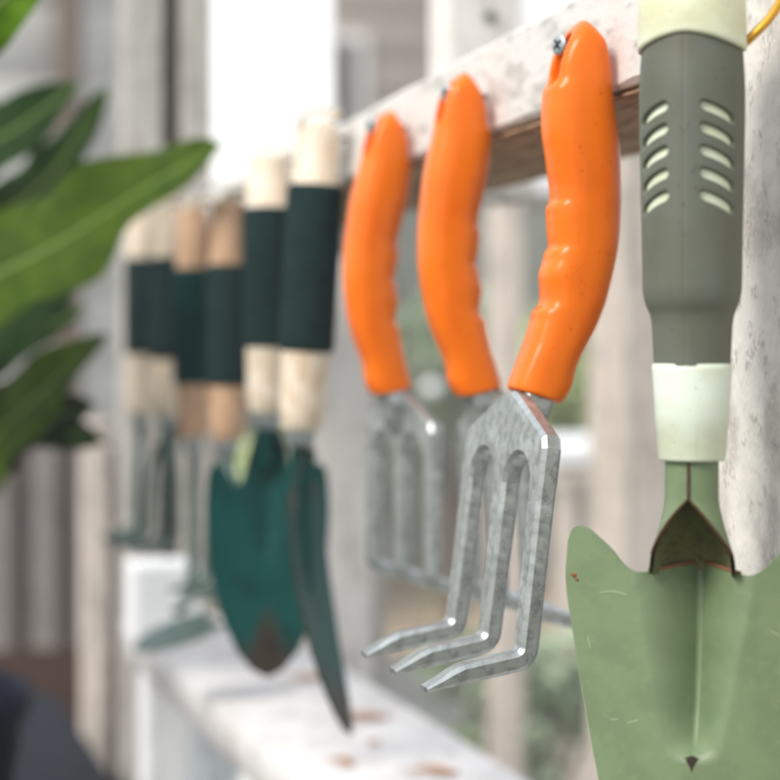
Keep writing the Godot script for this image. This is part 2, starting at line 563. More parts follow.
# ------------------------------------------------------------------ ground
func ground():
	var base := PlaneMesh.new()
	base.size = Vector2(160, 160)
	tag(part("ground", base, M.lawn), "", "", "", "structure")
	var soil := PlaneMesh.new()
	soil.size = Vector2(9.0, 16.0)
	tag(part("soil_bed", soil, M.soil, null, Vector3(-12.5, 0.004, -3.0)), "", "", "", "structure")
	var path := PlaneMesh.new()
	path.size = Vector2(7.4, 16.0)
	tag(part("gravel_path", path, M.gravel, null, Vector3(-4.2, 0.008, -3.0)), "", "", "", "structure")

# ------------------------------------------------------------------ the timber frame with rail and sill
const RAIL_Y := 1.3385
const SILL_Y := 1.015
func frame():
	var f := thing("timber_wall", "weathered white open timber wall whose long rail all the hand tools hang from", "timber wall")
	# rail: narrow painted face, 82 mm deep, the top edge planed a little taller towards the near end
	var st := new_st()
	var rings := []
	var n := 90
	for i in n + 1:
		var x := lerpf(-1.79, -0.5505, float(i) / n)
		var top := 1.25 + table([[-1.83, 0.1075], [-0.975, 0.1195], [-0.61, 0.1258], [-0.5, 0.1272]], x)
		var b := RAIL_Y + 0.0007 * noise_a.get_noise_2d(x * 30.0, 3.0)
		var t := top + 0.0012 * noise_a.get_noise_2d(x * 22.0, 9.0)
		var z := 0.0006 * noise_a.get_noise_2d(x * 26.0, 20.0)
		var c := 0.0016 + 0.0008 * noise_a.get_noise_2d(x * 40.0, 31.0)
		var r := PackedVector3Array([Vector3(x, b, -0.082), Vector3(x, t, -0.082), Vector3(x, t, z - c), Vector3(x, t - c, z), Vector3(x, b + c, z), Vector3(x, b, z - c)])
		r.reverse()
		rings.append(r)
	loft_into(st, rings, false)
	var rail := part("rail", done(st), M.rail_paint, f)
	var un := plank(Vector3(1.239, 0.0012, 0.079), 0.0003, 0.0003, 60)
	tag(part("rail_underside", un, M.raw, rail, Vector3(-1.79, RAIL_Y - 0.0022, -0.0417)), "bare brown timber on the underside of the rail")
	part("near_post", bar(Vector3(0.13, 2.4, 0.084), 0.003, 0.0012, 200), M.near_post, f, Vector3(-0.485, 0, -0.040)).name = "post"
	# uprights
	part("post", bar(Vector3(0.044, 1.33, 0.044), 0.002, 0.0008, 60), M.post_paint, f, Vector3(-1.626, 0, -0.158))
	part("stop_strip", bar(Vector3(0.03, 1.33, 0.012), 0.001), M.grey_paint, f, Vector3(-1.628, 0, -0.188))
	part("upright_board", bar(Vector3(0.042, 1.04, 0.080), 0.002, 0.0006, 60), M.white_paint, f, Vector3(-1.352, 1.3655, -0.041))
	part("corner_board", bar(Vector3(0.045, 2.4, 0.036), 0.003, 0.001, 60), M.grey_paint, f, Vector3(-1.8145, 0, -0.018))
	part("corner_board", bar(Vector3(0.045, 2.4, 0.030), 0.003, 0.001, 60), M.grey_paint, f, Vector3(-1.8145, 0, -0.066))
	part("corner_filler", bar(Vector3(0.02, 2.4, 0.0145), 0.001), M.brown, f, Vector3(-1.826, 0, -0.0436))
	part("cross_block", bar(Vector3(0.05, 0.012, 0.11), 0.001), M.grey_paint, f, Vector3(-1.262, 1.352, -0.138))
	var rear := part("rear_post", bar(Vector3(0.045, 1.03, 0.048), 0.002, 0.0006, 60), M.post_paint, f, Vector3(-1.266, 1.3642, -0.158))
	for q in [[0.107, -0.004], [0.087, -0.012]]:
		var hole := CylinderMesh.new()
		hole.top_radius = 0.0035; hole.bottom_radius = 0.0035; hole.height = 0.004; hole.radial_segments = 16; hole.rings = 0
		var h := part("nail_head", hole, M.dark_metal, rear, Vector3(0.0225, q[0], q[1]))
		h.rotation.z = PI / 2
	# sill and what is under it
	part("sill", plank(Vector3(1.2385, 0.032, 0.124), 0.003, 0.001, 90), M.sill_paint, f, Vector3(-1.79, SILL_Y - 0.016, -0.059))
	part("sill_block", bar(Vector3(0.07, 0.063, 0.052), 0.002), M.white_paint, f, Vector3(-1.655, SILL_Y, -0.012))
	part("stud", bar(Vector3(0.045, SILL_Y - 0.033, 0.05), 0.002, 0.0008, 40), M.white_paint, f, Vector3(-1.252, 0, -0.027))
	part("stud", bar(Vector3(0.045, SILL_Y - 0.033, 0.05), 0.002, 0.0008, 40), M.white_paint, f, Vector3(-1.705, 0, -0.027))
	part("infill_panel", bar(Vector3(0.404, SILL_Y - 0.033, 0.012), 0.001), M.panel_grey, f, Vector3(-1.478, 0, -0.045))
	var x := -1.227
	for k in 7:
		part("boarding", bar(Vector3(0.094, SILL_Y - 0.034, 0.016), 0.002, 0.0006, 20), M.brown, f, Vector3(x + 0.049, 0, -0.045))
		x += 0.0965
	for sx in [-0.6248, -0.7516, -0.866]:
		screw(f, Vector3(sx, 1.3530, 0.0182), 0.0)
	for q in [[-0.979, 1.3635], [-1.103, 1.360], [-1.225, 1.3455], [-1.349, 1.350], [-1.464, 1.3575], [-1.592, 1.360]]:
		screw(f, Vector3(q[0] + 0.004, minf(q[1] + 0.004, 1.359), 0.012), 0.0)

func screw(f: Node3D, at: Vector3, _t: float):
	var head := part("screw", lathe([[-0.0018, 0.0010], [-0.0016, 0.0022], [0.0, 0.0035], [0.0005, 0.00352], [0.0009, 0.0031], [0.0011, 0.002], [0.00115, 0.0005]], 28), M.screw, f, at)
	head.rotation = Vector3(PI / 2, 0.34, 0)
	head.rotation_order = EULER_ORDER_YXZ
	var sh := part("shank", lathe([[-0.032, 0.0003], [-0.027, 0.0011], [-0.0012, 0.0012]], 14), M.old_iron, head)
	sh.rotation.x = 0.0
	var st := new_st()
	for a in [0.6, 0.6 + PI / 2]:
		var b := Basis(Vector3.UP, a)
		var s2 := new_st()
		bar_into(s2, Vector3(0.0040, 0.0003, 0.00085), 0.00008)
		st.append_from(s2.commit(), 0, Transform3D(b, Vector3(0, 0.00105 + (0.00005 if a > 1.0 else 0.0), 0)))
	part("cross_recess", done(st), M.dark_metal, head)

# ------------------------------------------------------------------ orange hand forks
const HANDLE := [
	[24.0, 579.0, 585.0], [26.0, 575.5, 588.0], [32.0, 571.0, 593.0], [43.0, 563.0, 601.5], [55.0, 557.5, 605.0], [67.0, 554.0, 607.0], [83.0, 551.5, 608.5], [91.0, 547.0, 609.3], [99.0, 546.0, 610.2], [115.0, 545.0, 612.5], [135.0, 545.5, 615.0],
	[155.0, 548.5, 616.8], [173.0, 551.0, 617.2], [190.0, 553.2, 617.4], [203.0, 552.5, 617.4], [216.0, 550.0, 617.0], [230.0, 550.8, 616.2], [246.0, 551.6, 614.6], [258.0, 548.0, 612.8], [274.0, 542.8, 609.6], [290.0, 543.4, 605.6],
	[301.0, 543.0, 602.6], [314.0, 536.5, 598.2], [328.0, 531.8, 592.4], [344.0, 527.0, 584.4], [357.0, 521.8, 577.5], [370.0, 516.8, 572.6], [384.0, 511.8, 569.8], [394.0, 509.0, 565.0], [403.0, 506.0, 558.0], [412.0, 503.0, 549.0]]
var hz_hi := PackedFloat32Array()
var hz_lo := PackedFloat32Array()

const SCOOPS := [206.0, 252.0, 310.0]
func handle_field(p: Vector3) -> float:
	var py := 355.0 - (0.1 + p.y) * 3053.0
	var f := clampf(py - 24.0, 0.0, 387.9)
	var i := int(f)
	var hi := lerpf(hz_hi[i], hz_hi[i + 1], f - i)
	var lo := lerpf(hz_lo[i], hz_lo[i + 1], f - i)
	var away := 1.0 - absf(p.x) / 0.0125
	for b0 in SCOOPS:
		var e: float = py - b0
		if e > -14.0 and e < 12.0:
			hi += 0.00085 * maxf(away, 0.0) * (smoothstep(-3.5, 1.0, e) * (1.0 - smoothstep(1.0, 12.0, e)) - 0.55 * smoothstep(-14.0, -3.0, e) * (1.0 - smoothstep(-3.0, 0.0, e)))
	var zc := (hi + lo) * 0.5
	var rz := maxf((hi - lo) * 0.5, 0.0004)
	var t := clampf(-p.y / 0.115, 0.0, 1.0)
	var rx := 0.0094 + 0.0012 * sin(t * PI) - 0.0006 * t
	if py < 52.0:
		rx *= sqrt(clampf(1.0 - pow((52.0 - py) / 31.0, 2.0), 0.01, 1.0))
	var ax := absf(p.x) / rx
	var az := absf(p.z - zc) / rz
	var d := (pow(pow(ax, 2.8) + pow(az, 2.8), 1.0 / 2.8) - 1.0) * minf(rx, rz)
	d = maxf(d, (22.0 - py) / 3053.0)
	# slanted lower end
	var cut := Vector2(p.z - 0.0168, p.y + 0.1135).dot(Vector2(0.31, -0.95))
	d = smax(d, cut, 0.0015)
	# hanging slot, from the outer face through to the back
	var q := Vector2(p.x, p.y - clampf(p.y, -0.0086, 0.0005))
	var slot := 0.0041 - q.length()
	return smax(d, slot, 0.0016)

func smax(a: float, b: float, k: float) -> float:
	var h := maxf(k - absf(a - b), 0.0) / k
	return maxf(a, b) + h * h * k * 0.25

func oct(u0: float, u1: float, th: float, c: float) -> PackedVector2Array:
	return PackedVector2Array([Vector2(u1, th - c), Vector2(u1 - c, th), Vector2(u0 + c, th), Vector2(u0, th - c), Vector2(u0, -th + c), Vector2(u0 + c, -th), Vector2(u1 - c, -th), Vector2(u1, -th + c)])

func fork_plate(th: float, c: float) -> ArrayMesh:
	# outline in (u across, v down), clockwise on the page
	var o := PackedVector2Array()
	var ends := {}
	var B := 0.034
	for p in [[-0.0395, 0.0165], [-0.0375, 0.0125], [-0.0075, 0.0006], [-0.004, -0.0004], [0.004, -0.0004], [0.0075, 0.0006], [0.0375, 0.0125], [0.0395, 0.0165]]:
		o.append(Vector2(p[0], p[1]))
	ends[o.size()] = 1; o.append(Vector2(0.0392, B))
	ends[o.size()] = -1; o.append(Vector2(0.0296, B))
	for k in range(0, 11):
		var a := PI * k / 10.0
		o.append(Vector2(0.0175 + cos(a) * 0.0121, 0.0292 - sin(a) * 0.0098))
	ends[o.size()] = 1; o.append(Vector2(0.0054, B))
	ends[o.size()] = -1; o.append(Vector2(-0.0054, B))
	for k in range(0, 11):
		var a := PI * k / 10.0
		o.append(Vector2(-0.0175 + cos(a) * 0.0121, 0.0292 - sin(a) * 0.0098))
	ends[o.size()] = 1; o.append(Vector2(-0.0296, B))
	ends[o.size()] = -1; o.append(Vector2(-0.0392, B))
	var n := o.size()
	var inn := PackedVector2Array()
	for i in n:
		if ends.has(i):
			inn.append(o[i] - Vector2(c * ends[i], 0))
			continue
		var e0 := (o[i] - o[(i + n - 1) % n]).normalized()
		var e1 := (o[(i + 1) % n] - o[i]).normalized()
		var m := (Vector2(-e0.y, e0.x) + Vector2(-e1.y, e1.x)).normalized()
		inn.append(o[i] + m * c / maxf(0.5, m.dot(Vector2(-e1.y, e1.x))))
	var st := new_st()
	var rings := []
	for q in [[inn, -th], [o, -th + c], [o, th - c], [inn, th]]:
		var r := PackedVector3Array()
		for i in n:
			var p: Vector2 = q[0][n - 1 - i]
			r.append(Vector3(p.x, -p.y, q[1]))
		rings.append(r)
	loft_into(st, rings, false, false, false)
	var tr := Geometry2D.triangulate_polygon(inn)
	for i in range(0, tr.size(), 3):
		var p := inn[tr[i]]; var q := inn[tr[i + 1]]; var r := inn[tr[i + 2]]
		if (q - p).cross(r - p) < 0.0:
			var s := q; q = r; r = s
		tri(st, Vector3(p.x, -p.y, th), Vector3(q.x, -q.y, th), Vector3(r.x, -r.y, th))
		tri(st, Vector3(p.x, -p.y, -th), Vector3(r.x, -r.y, -th), Vector3(q.x, -q.y, -th))
	return done(st)

func fork_tine(u0: float, u1: float, uc: float, th: float, c: float) -> ArrayMesh:
	# path in the plane of the tine: (v down, n out)
	var path := []
	for k in 5:
		path.append([Vector2(lerpf(0.034, 0.0772, k / 4.0), 0.0), float(k) / 4.0, 0.0])
	var bend := deg_to_rad(73.0)
	var R := 0.0052
	for k in range(1, 9):
		var a := bend * k / 8.0
		path.append([Vector2(0.0772 + R * sin(a), R * (1.0 - cos(a))), 1.0, a])
	var p0: Vector2 = path[-1][0]
	var dir := Vector2(cos(bend), sin(bend))
	for k in range(1, 8):
		var s := 0.0285 * k / 7.0
		var kk := smoothstep(0.55, 1.08, s / 0.0285)
		var droop := (th * 0.97 - 0.0006) * kk * 0.95
		path.append([p0 + dir * s + Vector2(droop, 0), 1.0 + s / 0.0285, bend])
	var rings := []
	for q in path:
		var g: float = q[1]
		var a0: float = lerpf(u0, uc - 0.0041, minf(g, 1.0))
		var a1: float = lerpf(u1, uc + 0.0041, minf(g, 1.0))
		var t: float = lerpf(th, th * 0.97, smoothstep(0.0, 0.6, g))
		if g > 1.0:
			var k: float = g - 1.0
			t = lerpf(th * 0.97, 0.0006, smoothstep(0.55, 1.08, k))
			a0 = lerpf(a0, uc - 0.0037, smoothstep(0.3, 1.0, k))
			a1 = lerpf(a1, uc + 0.0037, smoothstep(0.3, 1.0, k))
		var d := Vector2(cos(q[2]), sin(q[2]))     # direction of travel (v, n)
		var r := PackedVector3Array()
		for w in oct(a0, a1, t, minf(c, t * 0.6)):
			var pn: Vector2 = q[0] + Vector2(-d.y, d.x) * w.y
			r.append(Vector3(w.x, -pn.x, pn.y))
		rings.append(r)
	return loft(rings, false)

func fork(label: String) -> Node3D:
	var t := thing("hand_fork", label, "hand fork", Vector3.ZERO, "orange handled hand forks on the rail")
	for i in 389:
		hz_hi.append((582.0 - table(HANDLE, 24.0 + i, 1)) / 2864.0)
		hz_lo.append((582.0 - table(HANDLE, 24.0 + i, 2)) / 2864.0)
	part("handle", nets(Vector3(-0.0125, -0.1185, -0.0145), Vector3(0.0125, 0.0095, 0.028), 0.0008, handle_field), M.orange, t)
	# metal head: plate tilted so that the tines lean outwards
	var lean := deg_to_rad(-6.8)
	var b := Basis(Vector3.RIGHT, lean)
	var o := Vector3(0, -0.1121, 0.0224)
	var th := 0.0031
	var plate := part("fork_head", fork_plate(th, 0.0013), M.galv, t, o)
	plate.basis = b
	for q in [[-0.0392, -0.0296, -0.0355], [-0.0054, 0.0054, 0.0], [0.0296, 0.0392, 0.0355]]:
		var m := part("tine", fork_tine(q[0], q[1], q[2], th, 0.0013), M.galv, t, o)
		m.basis = b
	var rings := []
	for q in [[Vector3(0, -0.104, 0.0132), 0.0062, 0.0045], [Vector3(0, -0.1132, 0.0165), 0.0072, 0.0054], [Vector3(0, -0.119, 0.0183), 0.0085, 0.0046], [Vector3(0, -0.126, 0.0196), 0.0066, 0.0036], [Vector3(0, -0.1325, 0.0222), 0.0030, 0.0014]]:
		var r := PackedVector3Array()
		var w := oct(-q[1], q[1], q[2], 0.0014 if q[2] > 0.002 else 0.0005)
		for k in 8:
			r.append(q[0] + Vector3(w[k].x, 0, w[k].y))
		rings.append(r)
	part("tang", loft(rings, false), M.galv, t)
	return t

func forks():
	var a := fork("orange handled hand fork nearest the green trowel, its prongs pointing out from the rail")
	a.transform = Transform3D(Basis.IDENTITY.scaled(Vector3.ONE * 1.02), Vector3(-0.6248, 1.352, 0.0105))
	var b := a.duplicate()
	b.name = numbered("hand_fork"); add_child(b, true)
	b.set_meta("label", "middle orange handled hand fork, hung with its prongs turned in towards the wall")
	b.transform = Transform3D((Basis(Vector3.RIGHT, deg_to_rad(-4.8)) * Basis(Vector3.UP, PI + 0.0)).scaled(Vector3.ONE * 1.02), Vector3(-0.7516, 1.352, 0.0125))
	var c := a.duplicate()
	c.name = numbered("hand_fork"); add_child(c, true)
	c.set_meta("label", "orange handled hand fork next to the dark green wooden handled trowel, prongs turned inwards")
	c.transform = Transform3D((Basis(Vector3.RIGHT, deg_to_rad(-7.0)) * Basis(Vector3.UP, PI + 0.10)).scaled(Vector3.ONE * 1.02), Vector3(-0.866, 1.3505, 0.0115))

# ------------------------------------------------------------------ blades
# rows of points of a trowel blade; half widths by height, top edge by |s|
func blade_points(hw: Array, yt: Array, ytip: float, gr: float, gd: float, gl: float, dish: float, curl: float, ns := 56, nt := 60, crease := 1.1) -> Array:
	var out := []
	for i in nt + 1:
		var row := PackedVector3Array()
		var t := pow(float(i) / nt, 0.9)
		for j in ns + 1:
			var s := 2.0 * j / ns - 1.0
			s = signf(s) * pow(absf(s), 0.92)
			var y := lerpf(table(yt, absf(s)), ytip, t)
			var w := table(hw, -y)
			var u := s * w
			var q := clampf((yt[0][1] - y) / gl, 0.0, 1.0)
			var z := dish * pow(absf(u) / 0.035, 2.0) + curl * pow(maxf(0.0, (yt[0][1] - y) / (yt[0][1] - ytip)), 2.0)
			if q < 1.0:
				var r := gr * (1.0 - 0.55 * q)
				var a := absf(u) / r
				if a < 1.0:
					z -= gd * (1.0 - 0.4 * q) * sqrt(maxf(0.0, 1.0 - pow(q, 5.0))) * pow(1.0 - a, crease)
			row.append(Vector3(u, y, z))
		out.append(row)
	return out

# ------------------------------------------------------------------ the pale green trowel in front
func gy(py: float) -> float:
	return (355.0 - py) / 3800.0

func green_trowel():
	var t := thing("hand_trowel", "large sage green trowel with slotted grey rubber grip beside the near post", "trowel", Vector3(-0.4865, 1.25, 0.0325))
	t.rotation.y = deg_to_rad(57.0)
	# grip: a lathed sleeve with ten slots pressed into it
	var prof := [[20.0, 0.0128], [45.0, 0.0132], [90.0, 0.01385], [158.0, 0.01365], [220.0, 0.0133], [270.0, 0.0131], [288.0, 0.0130], [296.0, 0.01275], [304.0, 0.0122], [314.0, 0.0111], [324.0, 0.0106], [345.0, 0.0103], [366.0, 0.0101]]
	var rows := []
	var nt := 340
	var na := 300
	for i in nt + 1:
		var py := lerpf(20.0, 366.0, float(i) / nt)
		var r0 := table(prof, py)
		var row := PackedVector3Array()
		for j in na + 1:
			var a := TAU * j / na
			var w := wrapf(a, -PI, PI)
			var r := r0 - 0.00010 * exp(-pow(w / 0.03, 2.0)) + 0.0004 * exp(-pow(w / 0.5, 2.0))
			var aw := absf(w)
			if aw > 0.28 and aw < 1.25 and py > 95.0 and py < 225.0:
				for k in 5:
					# each slot climbs towards the middle of the grip
					var mid := 116.5 + k * 22.0 + (aw - 0.70) * (aw - 0.70) * 10.0 + (aw - 0.70) * 21.0
					var dy := (py - mid) / 3800.0
					var dx := (aw - clampf(aw, 0.40, 0.98)) * r0
					var d := sqrt(dx * dx + dy * dy) - 0.00120
					r -= 0.0021 * (1.0 - smoothstep(-0.00025, 0.00025, d))
			row.append(Vector3(sin(a) * r, gy(py), cos(a) * r))
		rows.append(row)
	part("grip", sheet(rows), M.rubber, t)
	part("grip_core", lathe([[gy(228.0), 0.0119], [gy(222.0), 0.0124], [gy(90.0), 0.0126], [gy(84.0), 0.0120]], 72), M.pale, t)
	# end cap with a scalloped rim
	var capr := []
	var cap_prof := [[0.0, 0.0134], [0.0, 0.0141], [0.06, 0.0143], [0.5, 0.01415], [0.85, 0.0138], [0.95, 0.0131], [1.0, 0.0115]]
	for q in cap_prof:
		var r := PackedVector3Array()
		for j in 72:
			var a := TAU * j / 72.0
			var low := gy(39.0 + 13.0 * pow(absf(sin(a)), 1.6))
			r.append(Vector3(cos(a - PI / 2) * q[1], lerpf(low, gy(-24.0), q[0]), -sin(a - PI / 2) * q[1]))
		capr.append(r)
	part("end_cap", loft(capr, true, false, true), M.pale, t)
	part("ferrule", lathe([[gy(460.0), 0.0074], [gy(460.5), 0.0085], [gy(458.0), 0.0088], [gy(430.0), 0.0093], [gy(427.5), 0.0096], [gy(400.0), 0.0099], [gy(370.0), 0.01045], [gy(364.0), 0.0104], [gy(363.0), 0.0095]], 64), M.mint, t)
	# socket: a rolled sheet whose front seam springs open above the blade
	rows = []
	var yy := [455.0, 470.0, 485.0, 497.0, 503.0, 509.0, 516.0, 524.0, 532.0, 540.0, 548.0, 555.0, 561.0, 568.0, 577.0]
	for py in yy:
		var o := clampf((py - 499.0) / 57.0, 0.0, 1.0)
		var gap := 0.035 + (PI / 2 - 0.035) * pow(o, 0.8)
		var r: float = 0.0070 + 0.0040 * pow(o, 1.35)
		if py > 556.0: r += (py - 556.0) * 0.00003
		var row := PackedVector3Array()
		for j in 41:
			var a := gap + (TAU - 2.0 * gap) * j / 40.0
			row.append(Vector3(sin(a) * r, gy(py), cos(a) * r * (1.0 + 0.45 * o * smoothstep(0.1, -1.0, cos(a)))))
		rows.append(row)
	part("socket", sheet(rows), M.sage, t)
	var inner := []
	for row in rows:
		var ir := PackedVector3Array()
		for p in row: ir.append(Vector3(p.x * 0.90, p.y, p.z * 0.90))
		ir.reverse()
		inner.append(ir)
	part("socket_inside_shade", sheet(inner), M.socket_inside_shade, t)  # inner lining sheet; the shade of the hollow is put into its olive colour
	var seam := PackedVector3Array()
	var edge_pts := []
	for py in [462.0, 475.0, 490.0, 500.0]: edge_pts.append(Vector3(0.0003, gy(py), 0.00715))
	part("seam", tube(edge_pts, 0.00035, 6), M.rust, t)
	for s in [-1.0, 1.0]:
		edge_pts = []
		for py in [500.0, 504.0, 509.0, 516.0, 524.0, 532.0, 540.0, 548.0, 555.0]:
			var o := clampf((py - 499.0) / 57.0, 0.0, 1.0)
			var gap := 0.035 + (PI / 2 - 0.035) * pow(o, 0.8)
			var r := 0.0067 + 0.0040 * pow(o, 1.35)
			edge_pts.append(Vector3(s * sin(gap) * r, gy(py), cos(gap) * r))
		part("rusty_edge", tube(edge_pts, 0.00045, 6), M.rust, t)
	# blade
	var hw := [[0.040, 0.0345], [0.0503, 0.0350], [0.0613, 0.0357], [0.0763, 0.0333], [0.0926, 0.0303], [0.1118, 0.0262], [0.14, 0.0205], [0.17, 0.0125], [0.187, 0.005], [0.195, 0.0012]]
	var yt := [[0.0, -0.0562], [0.15, -0.0568], [0.3, -0.0576], [0.42, -0.0578], [0.52, -0.0562], [0.63, -0.0523], [0.76, -0.0488], [0.87, -0.0465], [0.93, -0.0464], [0.97, -0.0474], [1.0, -0.0508]]
	var pts := blade_points(hw, yt, -0.195, 0.0170, 0.0165, 0.0495, -0.0075, 0.004, 84, 96, 1.5)
	part("blade", sheet(pts, 0.0012), M.sage, t)
	var lip := []
	for j in range(29, 56):
		lip.append(pts[0][j] + Vector3(0, 0.0003, -0.0005))
	part("worn_edge", tube(lip, 0.0006, 8), M.rust_pale, t)
	var dent := []
	for q in [[0.0, 0.0004], [0.05, 0.0022], [0.10, 0.0024], [0.20, 0.0013], [0.6, 0.0011], [0.9, 0.0007], [1.0, 0.0002]]:
		var r := PackedVector3Array()
		for j in 12:
			var a := TAU * j / 12.0
			r.append(Vector3(cos(a) * q[1], -0.1056 - 0.014 * q[0], 0.0003 - sin(a) * 0.0003))
		dent.append(r)
	part("dark_spot", loft(dent), M.spot_brown, t)  # small dark brown mark at the foot of the groove
	# paint scratches and a rust fleck lying on the blade
	for q in [[[-0.0255, -0.0640], [-0.0215, -0.0634], [-0.0180, -0.0640]], [[-0.0225, -0.0978], [-0.0200, -0.0974]], [[-0.0175, -0.0982], [-0.0145, -0.0972]], [[-0.0290, -0.0760], [-0.0283, -0.0790]], [[0.0200, -0.0720], [0.0225, -0.0735]]]:
		var line := []
		for u in q: line.append(on_blade(pts, u[0], u[1]))
		part("scratch", tube(spline(line, 4), 0.00012, 6), M.bare_paint, t)
	for q in [[-0.0330, -0.0598, 0.0009], [-0.0322, -0.0609, 0.0006]]:
		var c := on_blade(pts, q[0], q[1])
		var bl := []
		for k in [[0.0, 0.00015], [1.0, 0.00012], [1.02, -0.0002]]:
			var rr := PackedVector3Array()
			for j in 12:
				var a := TAU * j / 12.0
				rr.append(c + Vector3(cos(a) * q[2] * maxf(k[0], 0.02) * (1.0 + 0.3 * sin(3.0 * a)), -sin(a) * q[2] * 0.6 * maxf(k[0], 0.02) * -1.0, k[1]))
			bl.append(rr)
		part("rust_fleck", loft(bl), M.rust_orange, t)
	# brass hanging ring through the cap
	var ring := spline([Vector3(0.0105, gy(50.0), -0.004), Vector3(0.0150, gy(38.0), -0.003), Vector3(0.0205, gy(14.0), -0.005), Vector3(0.0240, gy(-22.0), -0.010), Vector3(0.0235, gy(-70.0), -0.018), Vector3(0.0190, gy(-100.0), -0.027), Vector3(0.0120, gy(-95.0), -0.034)], 6)
	part("hanging_ring", tube(ring, 0.00125, 12), M.brass, t)

func on_blade(pts: Array, u: float, y: float) -> Vector3:
	var best := Vector3.ZERO
	var d := 1.0
	for row in pts:
		for p in row:
			var e := Vector2(p.x - u, p.y - y).length()
			if e < d:
				d = e
				best = p
	return Vector3(u, y, best.z)

# ------------------------------------------------------------------ wooden handled tools
func wooden_handle(t: Node3D, len: float, cuts: Array, r: float, wood: Material, foam: Material):
	var a: float = -len * cuts[0]
	var b: float = -len * cuts[1]
	part("handle", lathe([[-len, r * 0.72], [-len + 0.0015, r * 0.82], [-len + 0.012, r * 0.9], [b, r * 0.94], [a, r * 0.97], [-0.03, r * 0.93], [-0.004, r * 0.86], [-0.001, r * 0.78], [0.0, r * 0.6]], 36), wood, t)
	part("grip", lathe([[b, r * 0.98], [b + 0.001, r * 1.06], [b + 0.004, r * 1.09], [a - 0.004, r * 1.11], [a - 0.001, r * 1.07], [a, r * 0.99]], 36), foam, t)
	part("ferrule", lathe([[-len - 0.009, 0.0050], [-len - 0.0085, 0.0064], [-len - 0.0005, 0.0072], [-len + 0.004, 0.0070]], 24), M.screw, t)
	var loop := spline([Vector3(0.006, -0.004, 0.009), Vector3(0.012, 0.004, 0.004), Vector3(0.006, 0.0065, -0.010), Vector3(-0.004, 0.0055, -0.008), Vector3(-0.006, -0.003, 0.008)], 6)
	part("hanging_cord", tube(loop, 0.0011, 8), M.cord, t)

func wooden_trowel(label: String, at: Vector3, len: float, cuts: Array, r: float, wood: Material, foam: Material, blade_len: float, neck: float, yaw: float, tilt: Vector2, dish := 0.003, curl := 0.006) -> Node3D:
	var t := thing("hand_trowel", label, "trowel", at, "wooden handled trowels on the rail")
	wooden_handle(t, len, cuts, r, wood, foam)
	var y0 := -len - 0.008
	part("shank", tube([Vector3(0, y0 + 0.004, 0), Vector3(0, y0 - 0.012, 0), Vector3(0, y0 - neck, -0.003)], [0.0046, 0.0048, 0.0062], 16), M.teal, t)
	var k := y0 - 0.002
	var hw := [[-k, 0.0340], [-k + neck + 0.006, 0.0350], [-k + neck + blade_len * 0.45, 0.0328], [-k + neck + blade_len * 0.70, 0.0262], [-k + neck + blade_len * 0.88, 0.0170], [-k + neck + blade_len * 0.97, 0.0085], [-k + neck + blade_len, 0.0015]]
	var yt := [[0.0, k], [0.18, k - neck * 0.02], [0.27, k - neck * 0.45], [0.37, k - neck * 1.05], [0.45, k - neck * 1.38], [0.53, k - neck * 1.40], [0.63, k - neck * 1.12], [0.78, k - neck * 0.86], [0.87, k - neck * 0.84], [0.94, k - neck * 1.05], [0.98, k - neck * 1.35], [1.0, k - neck * 1.9]]
	var pts := blade_points(hw, yt, k - neck - blade_len, 0.013, 0.007, blade_len * 0.62, dish, curl, 40, 44, 0.9)
	var y_end: float = k - neck - blade_len
	tag(part("blade", sheet(pts, 0.0013, func(p: Vector3):
		var e := (p.y - y_end) / blade_len + 0.05 * noise_a.get_noise_2d(p.x * 160.0, p.y * 90.0) - 0.18 * smoothstep(0.012, 0.0, absf(p.x)) + 0.0
		return Color(0.050, 0.038, 0.030).lerp(Color(0.004, 0.068, 0.062), smoothstep(0.02, 0.24, e))), M.teal_worn, t), "teal blade fading to an earth brown tip")
	t.rotation = Vector3(tilt.x, yaw, tilt.y)
	return t

func claw(label: String, at: Vector3, len: float, cuts: Array, r: float, wood: Material, foam: Material, yaw: float, tine_len: float) -> Node3D:
	var t := thing("hand_cultivator", label, "cultivator", at, "wooden handled cultivators on the rail")
	wooden_handle(t, len, cuts, r, wood, foam)
	var y0 := -len - 0.006
	part("shank", tube([Vector3(0, y0 + 0.003, 0), Vector3(0, y0 - 0.014, 0)], [0.0046, 0.0050], 14), M.grey_green, t)
	for s in [-1, 0, 1]:
		var p := spline([Vector3(s * 0.001, y0 - 0.006, 0), Vector3(s * 0.010, y0 - 0.017, 0.001), Vector3(s * 0.021, y0 - 0.034, 0.002), Vector3(s * 0.024, y0 - tine_len * 0.65, 0.003), Vector3(s * 0.026, y0 - tine_len + 0.008, 0.004), Vector3(s * 0.026, y0 - tine_len, 0.011), Vector3(s * 0.026, y0 - tine_len - 0.004, 0.030)], 5)
		var rr := []
		for k in p.size(): rr.append(0.0032 if k < p.size() - 5 else lerpf(0.0032, 0.0010, (k - p.size() + 6) / 5.0))
		part("tine", tube(p, rr, 10), M.grey_green, t)
	t.rotation.y = yaw
	return t

